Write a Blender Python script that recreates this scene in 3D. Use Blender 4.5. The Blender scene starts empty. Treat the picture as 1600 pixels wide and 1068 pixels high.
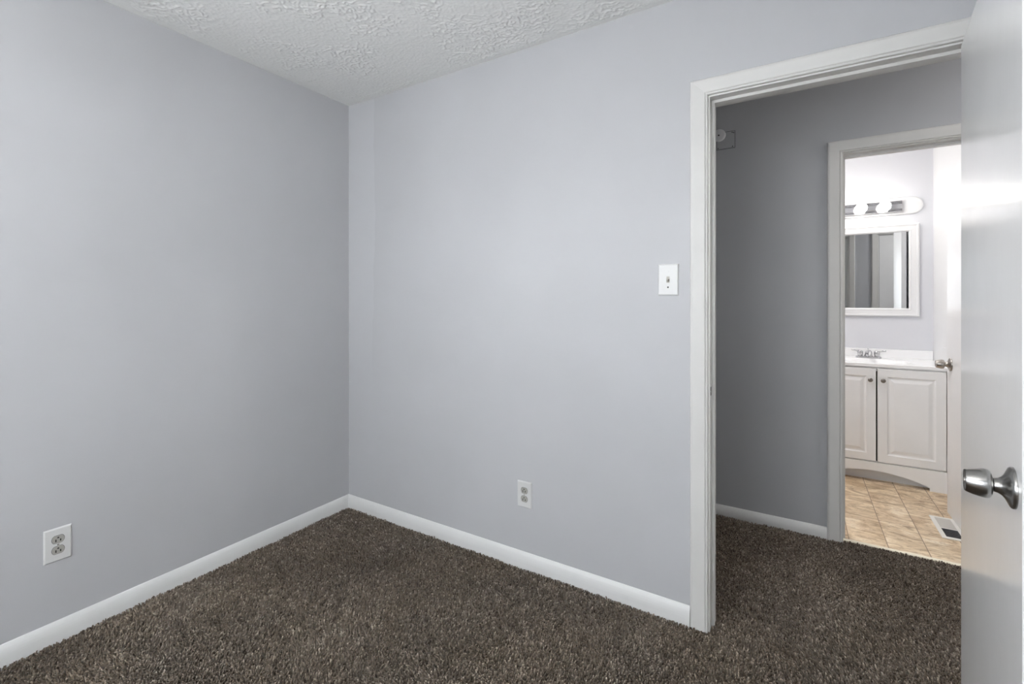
import bpy, bmesh, math, random
import numpy as np
from mathutils import Vector, Matrix

S = bpy.context.scene
C = S.collection
R = math.radians

# ------------------------------------------------------------------ camera
CAM = Vector((2.320, -1.884, 1.265))
FPX, CX, CY = 725.0, 800.0, 468.0
YAW = math.atan(445 / 725)
cd = bpy.data.cameras.new('camera')
cam = bpy.data.objects.new('camera', cd)
C.objects.link(cam)
cam.location = CAM
cam.rotation_euler = (R(90), 0, YAW)
cd.sensor_width = 36
cd.lens = FPX / 1600 * 36
cd.shift_y = (CY - 534) / 1600 * 1.0      # horizon sits above the middle of the frame
cd.clip_start = 0.02
S.camera = cam

# ------------------------------------------------------------------ world, exposure, lights
w = bpy.data.worlds.new('world')
S.world = w
w.use_nodes = True
bg = w.node_tree.nodes['Background']
bg.inputs[0].default_value = (0.85, 0.93, 1.0, 1)
bg.inputs[1].default_value = 1.5
S.view_settings.view_transform = 'Standard'
S.view_settings.look = 'None'
S.view_settings.gamma = 1
S.view_settings.use_curve_mapping = False
S.view_settings.exposure = 0.45
S.cycles.use_denoising = True
S.cycles.max_bounces = 12
S.cycles.diffuse_bounces = 8
S.cycles.glossy_bounces = 6
S.cycles.sample_clamp_indirect = 8

FILL_WIN = (-2.95, -1.75, 0.90, 2.05)          # unseen window, left wall, placed to light the door: y0, y1, z0, z1
BACK_Y = -3.2
FILL_WIN2 = (0.55, 2.05, 0.80, 2.05)           # unseen window, added to light walls and hallway: x0, x1, z0, z1
FILL_WIN3 = (-3.00, -2.20, 0.90, 2.05)         # unseen window, added to light the left wall: y0, y1, z0, z1
RX = 2.92                                 # room's right wall
for sx_, sz_, en, pos, aim in (
        (1.16, 1.11, 23, (-0.13, (FILL_WIN[0] + FILL_WIN[1]) / 2, (FILL_WIN[2] + FILL_WIN[3]) / 2), (1, 0, 0)),
        (1.46, 1.21, 26, ((FILL_WIN2[0] + FILL_WIN2[1]) / 2, BACK_Y - 0.13, (FILL_WIN2[2] + FILL_WIN2[3]) / 2), (0, 1, 0)),
        (0.76, 1.11, 20, (RX + 0.13, (FILL_WIN3[0] + FILL_WIN3[1]) / 2, (FILL_WIN3[2] + FILL_WIN3[3]) / 2), (-1, 0, 0))):
    ld = bpy.data.lights.new('window_fill', 'AREA')  # fill light behind each of the added, unseen windows
    ld.shape = 'RECTANGLE'
    ld.size, ld.size_y = sx_, sz_
    ld.energy = en
    ld.color = (0.94, 0.97, 1.0)
    lo = bpy.data.objects.new('window_fill', ld)
    C.objects.link(lo)
    lo.location = pos
    lo.rotation_euler = Vector(aim).to_track_quat('-Z', 'Z').to_euler()
FILL_LAMP_XY = (1.55, -1.95)
FILL_LAMP_EMIT = 18.0  # bedroom globe, added out of view to raise the brightness
BULB_EMIT = 15.0
BATH_FILL_EMIT = 72.0  # bathroom dome, added out of view to light the vanity
HALL_FILL_EMIT = 75.0  # hallway dome, added out of view to lift the dim hallway

# ------------------------------------------------------------------ materials
def mat(name, col, rough=0.5, metal=0.0, spec=0.5, coat=0.0, coat_rough=0.1):
    m = bpy.data.materials.new(name)
    m.use_nodes = True
    b = m.node_tree.nodes['Principled BSDF']
    b.inputs['Base Color'].default_value = (*col, 1)
    b.inputs['Roughness'].default_value = rough
    b.inputs['Metallic'].default_value = metal
    b.inputs['Specular IOR Level'].default_value = spec
    b.inputs['Coat Weight'].default_value = coat
    b.inputs['Coat Roughness'].default_value = coat_rough
    return m

class NT:
    def __init__(s, m):
        s.t = m.node_tree
        s.b = s.t.nodes['Principled BSDF']
    def n(s, kind, **kw):
        x = s.t.nodes.new(kind)
        for k, v in kw.items():
            if k.startswith('_'):
                setattr(x, k[1:], v)
            else:
                x.inputs[k.replace('__', ' ')].default_value = v
        return x
    def l(s, a, b):
        s.t.links.new(a, b)
    def coords(s, scale=(1, 1, 1)):
        g = s.n('ShaderNodeNewGeometry')
        mp = s.n('ShaderNodeMapping')
        mp.inputs['Scale'].default_value = scale
        s.l(g.outputs['Position'], mp.inputs['Vector'])
        return mp.outputs[0]
    def noise(s, vec, scale, detail=4, rough=0.55, dist=0.0):
        x = s.n('ShaderNodeTexNoise', Scale=scale, Detail=detail, Roughness=rough, Distortion=dist)
        s.l(vec, x.inputs['Vector'])
        return x.outputs['Fac']
    def ramp(s, fac, stops, interp='LINEAR'):
        x = s.n('ShaderNodeValToRGB')
        x.color_ramp.interpolation = interp
        e = x.color_ramp.elements
        while len(e) < len(stops):
            e.new(0.5)
        for i, (p, c) in enumerate(stops):
            e[i].position = p
            e[i].color = (*c, 1) if len(c) == 3 else c
        s.l(fac, x.inputs[0])
        return x.outputs[0]
    def bump(s, h, strength, dist, prev=None):
        x = s.n('ShaderNodeBump', Strength=strength, Distance=dist)
        s.l(h, x.inputs['Height'])
        if prev is not None:
            s.l(prev, x.inputs['Normal'])
        s.l(x.outputs[0], s.b.inputs['Normal'])
        return x.outputs[0]
    def math(s, op, a, b=None):
        x = s.n('ShaderNodeMath', _operation=op)
        for i, v in enumerate((a, b)):
            if v is None:
                continue
            if isinstance(v, (int, float)):
                x.inputs[i].default_value = v
            else:
                s.l(v, x.inputs[i])
        return x.outputs[0]

def wall_paint(name, col, var=0.03):
    m = mat(name, col, rough=0.42, spec=0.35)
    t = NT(m)
    v = t.coords()
    a = tuple(c * (1 - var) for c in col)
    b = tuple(c * (1 + var) for c in col)
    base_c = t.ramp(t.noise(v, 1.7, 3), [(0.3, a), (0.7, b)])
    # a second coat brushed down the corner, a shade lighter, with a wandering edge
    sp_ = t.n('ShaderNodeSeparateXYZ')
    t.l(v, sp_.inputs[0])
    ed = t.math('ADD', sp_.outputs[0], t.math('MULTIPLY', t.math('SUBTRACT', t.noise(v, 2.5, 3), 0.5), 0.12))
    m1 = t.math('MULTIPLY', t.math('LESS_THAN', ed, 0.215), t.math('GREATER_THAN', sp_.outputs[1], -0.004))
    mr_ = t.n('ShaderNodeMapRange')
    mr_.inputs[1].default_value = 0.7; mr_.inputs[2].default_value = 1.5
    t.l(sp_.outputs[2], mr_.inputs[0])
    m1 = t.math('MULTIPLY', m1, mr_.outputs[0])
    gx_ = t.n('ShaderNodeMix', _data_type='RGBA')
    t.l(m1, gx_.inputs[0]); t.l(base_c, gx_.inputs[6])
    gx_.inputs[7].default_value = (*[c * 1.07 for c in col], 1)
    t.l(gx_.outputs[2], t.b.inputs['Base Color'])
    t.l(t.ramp(t.noise(v, 3.1, 4), [(0.3, (.36,) * 3), (0.7, (.50,) * 3)]), t.b.inputs['Roughness'])
    n1 = t.bump(t.noise(v, 9, 3), 0.25, 0.004)
    t.bump(t.noise(v, 260, 3), 0.12, 0.0006, n1)
    return m

M = {}
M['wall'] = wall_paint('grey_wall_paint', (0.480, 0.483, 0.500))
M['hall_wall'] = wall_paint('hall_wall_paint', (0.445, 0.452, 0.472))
M['bath_wall'] = wall_paint('bath_wall_paint', (0.66, 0.665, 0.695))
M['bath_white'] = wall_paint('bath_white_paint', (0.74, 0.74, 0.745), 0.01)

def gloss_white(name, col, rough, brush=0.15):
    m = mat(name, col, rough=rough, spec=0.5)
    t = NT(m)
    v = t.coords((1, 1, 1))
    if brush > 0:
        vs = t.coords((150, 150, 2.0))
        n1 = t.bump(t.noise(vs, 1.0, 3), brush, 0.0006)
        t.bump(t.noise(v, 240, 2), 0.05, 0.0004, n1)
    t.l(t.ramp(t.noise(v, 6, 4), [(0.35, tuple(c * .97 for c in col)), (0.65, col)]), t.b.inputs['Base Color'])
    return m
M['trim'] = gloss_white('white_trim_paint', (0.64, 0.632, 0.615), 0.42, 0.0)
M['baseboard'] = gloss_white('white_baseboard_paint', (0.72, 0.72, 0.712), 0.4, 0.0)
M['door'] = gloss_white('white_door_gloss', (0.84, 0.84, 0.84), 0.19)
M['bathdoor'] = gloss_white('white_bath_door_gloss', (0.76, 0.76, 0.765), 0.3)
M['cabinet'] = gloss_white('white_thermofoil', (0.84, 0.84, 0.84), 0.35, False)
M['cab_side'] = mat('cabinet_toe_grey', (0.72, 0.73, 0.75), 0.5)
M['pewter'] = mat('pewter_knob', (0.22, 0.20, 0.18), 0.35, 1.0)
M['cab_dark'] = mat('dark_outline', (0.12, 0.12, 0.13), 0.7)  # dark outline colour, also paints the mounting plate's edge shadow
M['counter'] = mat('cultured_marble', (0.88, 0.88, 0.885), 0.18)
M['plastic'] = mat('white_plastic', (0.63, 0.63, 0.625), 0.3)
M['recept'] = mat('grey_receptacle', (0.37, 0.36, 0.33), 0.4)
M['dark'] = mat('dark_slot', (0.012, 0.011, 0.01), 0.6)
M['ivory'] = mat('worn_toggle', (0.42, 0.40, 0.36), 0.4)
M['screw'] = mat('screw_steel', (0.5, 0.48, 0.45), 0.35, 1.0)
M['chrome'] = mat('chrome', (0.60, 0.60, 0.61), 0.10, 1.0)
M['mirror'] = mat('mirror_silver', (0.80, 0.82, 0.83), 0.01, 1.0)
M['black'] = mat('black_shadow_gap', (0.01, 0.01, 0.01), 0.9)
M['strip'] = mat('cream_threshold', (0.86, 0.80, 0.66), 0.3)
M['device'] = mat('grey_disc_plastic', (0.66, 0.66, 0.67), 0.5)
M['register'] = mat('register_enamel', (0.80, 0.79, 0.75), 0.35)
M['louvre_lit'] = mat('register_louvre_lit', (0.62, 0.60, 0.56), 0.45)  # lighter copy: light on the tilted bank is put into the colour
M['louvre_shaded'] = mat('register_louvre_shaded', (0.10, 0.10, 0.11), 0.5)  # darker copy: shade in the open bank is put into the colour

m = mat('brushed_nickel', (0.42, 0.415, 0.405), 0.27, 1.0)
t = NT(m)
m.node_tree.nodes['Principled BSDF'].inputs['Anisotropic'].default_value = 0.5
M['nickel'] = m
M['nickel_warm'] = mat('satin_nickel_knob', (0.44, 0.41, 0.38), 0.33, 1.0)

# ceiling: hand-stippled plaster
m = mat('stippled_ceiling', (0.79, 0.79, 0.775), 0.33, spec=0.5)
t = NT(m)
v = t.coords()
t.bump(t.noise(v, 120, 4, 0.6, 0.8), 0.25, 0.002)
M['ceiling'] = m

# carpet
def carpet_mat(name, use_attr):
    m = mat(name, (0.1, 0.08, 0.06), 0.95, spec=0.15)
    t = NT(m)
    v = t.coords()
    if use_attr:
        a = t.n('ShaderNodeAttribute', _attribute_name='yarn')
        f = a.outputs['Fac']
    else:
        f = t.noise(v, 180, 2)
        t.bump(f, 0.8, 0.006)
    col = t.ramp(f, [(0.0, (0.060, 0.044, 0.030)), (0.35, (0.160, 0.127, 0.098)), (0.7, (0.262, 0.216, 0.172)), (1.0, (0.52, 0.45, 0.37))])
    mix = t.n('ShaderNodeMix', _data_type='RGBA', _blend_type='MULTIPLY')
    mix.inputs[0].default_value = 1.0
    t.l(col, mix.inputs[6])
    t.l(t.ramp(t.noise(v, 2.3, 4, 0.6), [(0.3, (1.0, 0.96, 0.90)), (0.7, (1.0, 1.0, 1.02))]), mix.inputs[7])
    t.l(mix.outputs[2], t.b.inputs['Base Color'])
    t.b.inputs['Sheen Weight'].default_value = 0.15
    return m
M['carpet'] = carpet_mat('brown_carpet_backing', False)
M['pile'] = carpet_mat('brown_carpet_yarn', True)

# bathroom floor: tan stone-look sheet in strips
m = mat('tan_stone_tile', (0.5, 0.35, 0.22), 0.32)
t = NT(m)
g = t.n('ShaderNodeNewGeometry')
sep = t.n('ShaderNodeSeparateXYZ')
t.l(g.outputs['Position'], sep.inputs[0])
sx = t.math('DIVIDE', t.math('SUBTRACT', sep.outputs[0], 2.555), 0.1645)
cell = t.math('FLOOR', sx)
sy = t.math('ADD', t.math('DIVIDE', sep.outputs[1], 0.329), t.math('MULTIPLY', t.math('MODULO', t.math('ADD', cell, 100.0), 2.0), 0.5))
celly = t.math('FLOOR', sy)
fx = t.math('FRACT', sx)
fy = t.math('FRACT', sy)
ex = t.math('MINIMUM', fx, t.math('SUBTRACT', 1.0, fx))
ey = t.math('MINIMUM', fy, t.math('SUBTRACT', 1.0, fy))
comb = t.n('ShaderNodeCombineXYZ')
t.l(t.math('MULTIPLY', cell, 7.3), comb.inputs[0])
t.l(t.math('MULTIPLY', celly, 3.1), comb.inputs[1])
add = t.n('ShaderNodeVectorMath', _operation='ADD')
t.l(g.outputs['Position'], add.inputs[0])
t.l(comb.outputs[0], add.inputs[1])
mp = t.n('ShaderNodeMapping')
mp.inputs['Rotation'].default_value = (0, 0, R(12))
mp.inputs['Scale'].default_value = (1.0, 2.2, 1)
t.l(add.outputs[0], mp.inputs[0])
n1 = t.noise(mp.outputs[0], 4.2, 6, 0.62, 2.2)
c1 = t.ramp(n1, [(0.34, (0.40, 0.29, 0.18)), (0.44, (0.60, 0.47, 0.315)), (0.54, (0.75, 0.61, 0.43)), (0.68, (0.86, 0.77, 0.62))])
n2 = t.noise(mp.outputs[0], 4.4, 4, 0.55, 3.2)
vein = t.math('MULTIPLY', t.math('ABSOLUTE', t.math('SUBTRACT', n2, 0.5)), 22.0)
vein = t.math('MINIMUM', vein, 1.0)
cv = t.ramp(vein, [(0.0, (0.56, 0.48, 0.41)), (0.6, (1, 1, 1))])
mx = t.n('ShaderNodeMix', _data_type='RGBA', _blend_type='MULTIPLY')
mx.inputs[0].default_value = 0.8
mb2 = t.n('ShaderNodeMix', _data_type='RGBA', _blend_type='MULTIPLY')
mb2.inputs[0].default_value = 1.0
t.l(c1, mb2.inputs[6])
t.l(t.ramp(t.noise(add.outputs[0], 7.0, 3, 0.5, 0.8), [(0.36, (0.84, 0.77, 0.70)), (0.58, (1.06, 1.05, 1.04))]), mb2.inputs[7])
t.l(mb2.outputs[2], mx.inputs[6]); t.l(cv, mx.inputs[7])
jx = t.math('LESS_THAN', ex, 0.011)
jy = t.math('MULTIPLY', t.math('LESS_THAN', ey, 0.0045), 0.35)
j = t.math('MAXIMUM', jx, jy)
mj = t.n('ShaderNodeMix', _data_type='RGBA')
t.l(j, mj.inputs[0]); t.l(mx.outputs[2], mj.inputs[6])
mj.inputs[7].default_value = (0.22, 0.145, 0.09, 1)
t.l(mj.outputs[2], t.b.inputs['Base Color'])
t.bump(t.math('SUBTRACT', 1.0, jx), 0.4, 0.001)
M['tile'] = m

def emit(name, col, strength):
    m = bpy.data.materials.new(name)
    m.use_nodes = True
    b = m.node_tree.nodes['Principled BSDF']
    b.inputs['Base Color'].default_value = (0.9, 0.9, 0.88, 1)
    b.inputs['Emission Color'].default_value = (*col, 1)
    b.inputs['Emission Strength'].default_value = strength
    return m
M['bulb'] = emit('lit_globe_bulb', (1.0, 0.965, 0.90), BULB_EMIT)
M['fill_bathglass'] = emit('fill_opal_dome', (1.0, 0.97, 0.93), BATH_FILL_EMIT)
M['fill_hallglass'] = emit('fill_opal_hall', (1.0, 0.97, 0.93), HALL_FILL_EMIT)
M['fill_lampglass'] = emit('fill_opal_glass', (1.0, 0.97, 0.93), FILL_LAMP_EMIT)
m = mat('window_glass', (1, 1, 1), 0.0)
m.node_tree.nodes['Principled BSDF'].inputs['Transmission Weight'].default_value = 1.0
m.node_tree.nodes['Principled BSDF'].inputs['IOR'].default_value = 1.01
M['glass'] = m

# ------------------------------------------------------------------ mesh helpers
class MB:
    """collects shapes into one mesh"""
    def __init__(s):
        s.v, s.f, s.mi, s.sm = [], [], [], []
    def add(s, vs, fs, mi=0, smooth=False):
        o = len(s.v)
        s.v += [tuple(x) for x in vs]
        for f in fs:
            s.f.append(tuple(i + o for i in f)); s.mi.append(mi); s.sm.append(smooth)
        return s
    def box(s, x0, x1, y0, y1, z0, z1, mi=0, bev=0.0):
        if bev <= 0:
            vs = [(x, y, z) for x in (x0, x1) for y in (y0, y1) for z in (z0, z1)]
            fs = [(0, 1, 3, 2), (4, 6, 7, 5), (0, 4, 5, 1), (2, 3, 7, 6), (0, 2, 6, 4), (1, 5, 7, 3)]
            return s.add(vs, fs, mi)
        bm = bmesh.new()
        bmesh.ops.create_cube(bm, size=1, matrix=Matrix.Translation(((x0 + x1) / 2, (y0 + y1) / 2, (z0 + z1) / 2)) @ Matrix.Diagonal((x1 - x0, y1 - y0, z1 - z0, 1)))
        bmesh.ops.bevel(bm, geom=bm.edges[:], offset=bev, segments=2, affect='EDGES', profile=0.6)
        bm.verts.index_update()
        s.add([v.co.copy() for v in bm.verts], [[v.index for v in f.verts] for f in bm.faces], mi)
        bm.free()
        return s
    def lathe(s, prof, mtx, n=48, mi=0, smooth=True, caps=True):
        """prof: list of (h, r) along local z"""
        vs, fs = [], []
        for h, r in prof:
            for k in range(n):
                a = 2 * math.pi * k / n
                vs.append(mtx @ Vector((r * math.cos(a), r * math.sin(a), h)))
        for i in range(len(prof) - 1):
            for k in range(n):
                k2 = (k + 1) % n
                fs.append((i * n + k, i * n + k2, (i + 1) * n + k2, (i + 1) * n + k))
        s.add(vs, fs, mi, smooth)
        if caps:
            L = len(prof) - 1
            s.add([vs[k] for k in range(n)], [tuple(reversed(range(n)))], mi)
            s.add([vs[L * n + k] for k in range(n)], [tuple(range(n))], mi)
        return s
    def prism(s, poly, mtx, depth, mi=0, smooth=False):
        """poly: 2D outline in local xy, extruded along local +z"""
        n = len(poly)
        vs = [mtx @ Vector((x, y, 0)) for x, y in poly] + [mtx @ Vector((x, y, depth)) for x, y in poly]
        s.add(vs, [tuple(reversed(range(n))), tuple(range(n, 2 * n))], mi)
        s.add(vs, [(i, (i + 1) % n, n + (i + 1) % n, n + i) for i in range(n)], mi, smooth)
        return s
    def rings(s, rings, mi=0, smooth=False, closed_path=False, caps=True, closed_prof=True):
        n = len(rings[0]); m_ = len(rings)
        vs = [p for r in rings for p in r]
        fs = []
        for i in range(m_ if closed_path else m_ - 1):
            i2 = (i + 1) % m_
            for k in range(n if closed_prof else n - 1):
                k2 = (k + 1) % n
                fs.append((i * n + k, i * n + k2, i2 * n + k2, i2 * n + k))
        s.add(vs, fs, mi, smooth)
        if caps and not closed_path:
            s.add(rings[0], [tuple(reversed(range(n)))], mi)
            s.add(rings[-1], [tuple(range(n))], mi)
        return s
    def tube(s, pts, rads, n=16, mi=0):
        pts = [Vector(p) for p in pts]
        rings = []
        for i, p in enumerate(pts):
            d = (pts[min(i + 1, len(pts) - 1)] - pts[max(i - 1, 0)]).normalized()
            q = d.to_track_quat('Z', 'Y')
            r = rads[i] if hasattr(rads, '__len__') else rads
            rings.append([p + q @ Vector((r * math.cos(2 * math.pi * k / n), r * math.sin(2 * math.pi * k / n), 0)) for k in range(n)])
        return s.rings(rings, mi, True)
    def build(s, name, mats, parent=None, loc=None, rot=None):
        me = bpy.data.meshes.new(name)
        me.from_pydata(s.v, [], s.f)
        if not isinstance(mats, (list, tuple)):
            mats = [mats]
        for q in mats:
            me.materials.append(q)
        me.polygons.foreach_set('material_index', s.mi)
        me.polygons.foreach_set('use_smooth', s.sm)
        bm = bmesh.new(); bm.from_mesh(me)
        bmesh.ops.recalc_face_normals(bm, faces=bm.faces[:])
        bm.to_mesh(me); bm.free()
        me.update()
        o = bpy.data.objects.new(name, me)
        C.objects.link(o)
        if parent is not None:
            o.parent = parent
        if loc is not None:
            o.location = loc
        if rot is not None:
            o.rotation_euler = rot
        return o

def tag(o, label=None, cat=None, kind=None, group=None):
    if label: o['label'] = label
    if cat: o['category'] = cat
    if kind: o['kind'] = kind
    if group: o['group'] = group
    return o

def empty(name, loc, rot=(0, 0, 0)):
    o = bpy.data.objects.new(name, None)
    C.objects.link(o)
    o.location = loc
    o.rotation_euler = rot
    o.empty_display_size = 0.05
    return o

def struct(mb, name, m_, label, cat):
    return tag(mb.build(name, m_), label, cat, 'structure')

# ------------------------------------------------------------------ dimensions
H = 2.44
T = 0.115
HY = 1.066                     # face of the far hallway wall
BY0 = HY + T                   # bathroom side of it
BY1 = 2.62                     # vanity wall
BX0, BX1 = 1.60, 3.17
HX0, HX1 = 0.9, 4.3
D1 = (2.040, 2.775, 2.030)     # bedroom doorway: jamb faces and head
D2 = (2.525, 3.136, 2.020)     # bathroom doorway
D3 = (3.072, 3.790, 2.030)     # closed door further along the hallway
JT = 0.018                     # jamb thickness

# ------------------------------------------------------------------ walls, floors, ceiling
def wall_y(openings, x0, x1, y0, y1, z0=-0.02, z1=H):
    """a wall running along x with door openings (x0, x1, top[, bottom])"""
    mb = MB()
    x = x0
    for op in sorted(openings):
        a, b, top = op[:3]
        mb.box(x, a, y0, y1, z0, z1)
        mb.box(a, b, y0, y1, top, z1)
        if len(op) > 3:
            mb.box(a, b, y0, y1, z0, op[3])
        x = b
    mb.box(x, x1, y0, y1, z0, z1)
    return mb

mb = MB()
mb.box(-0.1, 0, BACK_Y - 0.1, FILL_WIN[0], -0.02, H)
mb.box(-0.1, 0, FILL_WIN[0], FILL_WIN[1], -0.02, FILL_WIN[2])
mb.box(-0.1, 0, FILL_WIN[0], FILL_WIN[1], FILL_WIN[3], H)
mb.box(-0.1, 0, FILL_WIN[1], T, -0.02, H)
struct(mb, 'wall_left', M['wall'], 'pale grey painted wall on the left with one outlet low down', 'wall')
mb = MB()
x = 0.0
for a, b, top in (D1, D3):
    a -= JT; b += JT; top += JT
    for y0, y1, mi in ((0, T / 2, 0), (T / 2, T, 1)):
        mb.box(x, a, y0, y1, -0.02, H, mi)
        mb.box(a, b, y0, y1, top, H, mi)
    x = b
for y0, y1, mi in ((0, T / 2, 0), (T / 2, T, 1)):
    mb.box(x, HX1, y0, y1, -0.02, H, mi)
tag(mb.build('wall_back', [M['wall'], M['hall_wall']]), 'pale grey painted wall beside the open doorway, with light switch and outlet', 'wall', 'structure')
mb = MB()
mb.box(RX, RX + 0.1, BACK_Y, FILL_WIN3[0], -0.02, H)
mb.box(RX, RX + 0.1, FILL_WIN3[0], FILL_WIN3[1], -0.02, FILL_WIN3[2])
mb.box(RX, RX + 0.1, FILL_WIN3[0], FILL_WIN3[1], FILL_WIN3[3], H)
mb.box(RX, RX + 0.1, FILL_WIN3[1], 0, -0.02, H)
struct(mb, 'wall_right', M['wall'], 'grey painted wall behind the open white door', 'wall')
struct(wall_y([(FILL_WIN2[0], FILL_WIN2[1], FILL_WIN2[3], FILL_WIN2[2])], 0, RX + 0.1, BACK_Y - 0.1, BACK_Y), 'wall_front', M['wall'], 'grey painted wall opposite the doorway, behind the camera', 'wall')
mb = MB()
a, b, top = D2[0] - JT, D2[1] + JT, D2[2] + JT
for y0, y1, mi in ((HY, HY + T / 2, 0), (HY + T / 2, BY0, 1)):
    mb.box(HX0, a, y0, y1, -0.02, H, mi)
    mb.box(a, b, y0, y1, top, H, mi)
    mb.box(b, HX1, y0, y1, -0.02, H, mi)
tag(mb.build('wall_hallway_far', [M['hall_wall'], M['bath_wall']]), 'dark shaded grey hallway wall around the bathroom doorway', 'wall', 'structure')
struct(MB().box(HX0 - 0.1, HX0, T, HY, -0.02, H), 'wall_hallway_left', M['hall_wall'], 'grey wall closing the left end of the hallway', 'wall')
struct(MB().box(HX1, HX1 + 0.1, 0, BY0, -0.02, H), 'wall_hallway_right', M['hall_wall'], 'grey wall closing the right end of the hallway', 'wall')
struct(MB().box(BX0 - 0.1, BX1 + 0.1, BY1, BY1 + 0.1, -0.02, H), 'wall_bathroom_back', M['bath_wall'], 'pale lilac grey bathroom wall behind the mirror and vanity', 'wall')
struct(MB().box(BX1, BX1 + 0.1, BY0, BY1, -0.02, H), 'wall_bathroom_right', M['bath_white'], 'white bathroom side wall at the right end of the vanity', 'wall')
struct(MB().box(BX0 - 0.1, BX0, BY0, BY1, -0.02, H), 'wall_bathroom_left', M['bath_wall'], 'pale bathroom side wall hidden left of the doorway', 'wall')

def pnoise(x, y, seed):
    """gradient noise on numpy arrays, about -0.7..0.7"""
    rng = np.random.default_rng(seed)
    ga = rng.uniform(0, 2 * np.pi, (256, 256))
    xi, yi = np.floor(x).astype(int), np.floor(y).astype(int)
    xf, yf = x - xi, y - yi
    u, v_ = xf * xf * xf * (xf * (xf * 6 - 15) + 10), yf * yf * yf * (yf * (yf * 6 - 15) + 10)
    def g(i, j):
        a_ = ga[(xi + i) & 255, (yi + j) & 255]
        return np.cos(a_) * (xf - i) + np.sin(a_) * (yf - j)
    return (g(0, 0) * (1 - u) + g(1, 0) * u) * (1 - v_) + (g(0, 1) * (1 - u) + g(1, 1) * u) * v_

def ceiling():
    """plaster stippled by hand: crests of thick compound over a finer grain"""
    st = 0.0038
    xs_ = np.arange(0, RX + st, st); ys_ = np.arange(-1.75, 0.0 + st, st)
    X_, Y_ = np.meshgrid(xs_, ys_)
    wx = X_ + 0.012 * pnoise(X_ * 22, Y_ * 22, 1) + 0.03 * pnoise(X_ * 7, Y_ * 7, 9)
    wy = Y_ + 0.012 * pnoise(X_ * 22, Y_ * 22, 2) + 0.03 * pnoise(X_ * 7, Y_ * 7, 10)
    r1 = np.clip(1 - np.abs(pnoise(wx * 34, wy * 34, 3)) * 4.2, 0, 1) ** 1.3
    r2 = np.clip(1 - np.abs(pnoise(wx * 62, wy * 62, 4)) * 3.6, 0, 1)
    f_ = pnoise(wx * 105, wy * 105, 5)
    big = pnoise(X_ * 3.2 + 4, Y_ * 3.2, 6) + 0.6 * pnoise(X_ * 8, Y_ * 8, 7) + 0.4 * pnoise(X_ * 20, Y_ * 20, 8)
    mk = np.clip((big + 0.04) / 0.30, 0, 1)
    h_ = (0.0006 + 0.0036 * mk) * r1 * (0.5 + 0.5 * r2) + (0.0007 + 0.0007 * mk) * r2 + 0.0007 * f_
    edge = np.minimum(np.minimum(X_ / 0.03, -Y_ / 0.03), 1).clip(0, 1)
    Z_ = H - 0.0003 - h_.clip(0) * edge
    ny_, nx_ = X_.shape
    vs_ = np.stack([X_.ravel(), Y_.ravel().clip(None, 0.0), Z_.ravel()], 1)
    i_ = (np.arange(ny_ - 1)[:, None] * nx_ + np.arange(nx_ - 1)[None, :]).ravel()
    q_ = np.stack([i_, i_ + nx_, i_ + nx_ + 1, i_ + 1], 1)
    # the slab above it, and the plain part behind the camera
    bx_ = MB().box(-0.1, RX + 0.1, BACK_Y - 0.1, T / 2, H, H + 0.08)
    n0 = len(vs_)
    co_ = np.concatenate([vs_, np.array(bx_.v)])
    lp = np.concatenate([q_.ravel(), (np.array(bx_.f) + n0).ravel()])
    me = bpy.data.meshes.new('ceiling')
    me.vertices.add(len(co_)); me.vertices.foreach_set('co', co_.ravel())
    me.loops.add(len(lp)); me.loops.foreach_set('vertex_index', lp.astype(np.int32))
    npoly = len(lp) // 4
    me.polygons.add(npoly); me.polygons.foreach_set('loop_start', (np.arange(npoly) * 4).astype(np.int32))
    sm = np.ones(npoly, bool); sm[-6:] = False
    me.polygons.foreach_set('use_smooth', sm)
    me.update(calc_edges=True); me.validate()
    me.materials.append(M['ceiling'])
    o = bpy.data.objects.new('ceiling', me)
    C.objects.link(o)
    tag(o, 'white stippled plaster ceiling of the bedroom', 'ceiling', 'structure')
ceiling()
struct(MB().box(HX0 - 0.1, HX1 + 0.1, T / 2, BY0 - 0.05, H, H + 0.08), 'ceiling_hallway', M['ceiling'], 'stippled plaster ceiling over the hallway', 'ceiling')
struct(MB().box(BX0 - 0.1, BX1 + 0.1, BY0 - 0.05, BY1 + 0.1, H, H + 0.08), 'ceiling_bathroom', M['bath_white'], 'smooth white ceiling over the bathroom', 'ceiling')

CARPET_END = HY + 0.012
mb = MB()
mb.box(-0.1, RX + 0.1, BACK_Y - 0.1, 0, -0.05, 0.004)
mb.box(HX0 - 0.1, HX1 + 0.1, 0, HY, -0.05, 0.004)
mb.box(D2[0] - JT, D2[1] + JT, HY, CARPET_END, -0.05, 0.004)
struct(mb, 'floor', M['carpet'], 'dark brown carpet backing across bedroom and hallway', 'floor')
mb = MB().box(BX0 - 0.1, BX1 + 0.1, BY0, BY1 + 0.1, -0.05, 0.0)
mb.box(D2[0] - JT, D2[1] + JT, CARPET_END, BY0, -0.05, 0.0)
struct(mb, 'floor_bathroom', M['tile'], 'tan swirled stone look floor strips in the bathroom', 'floor')

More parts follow.
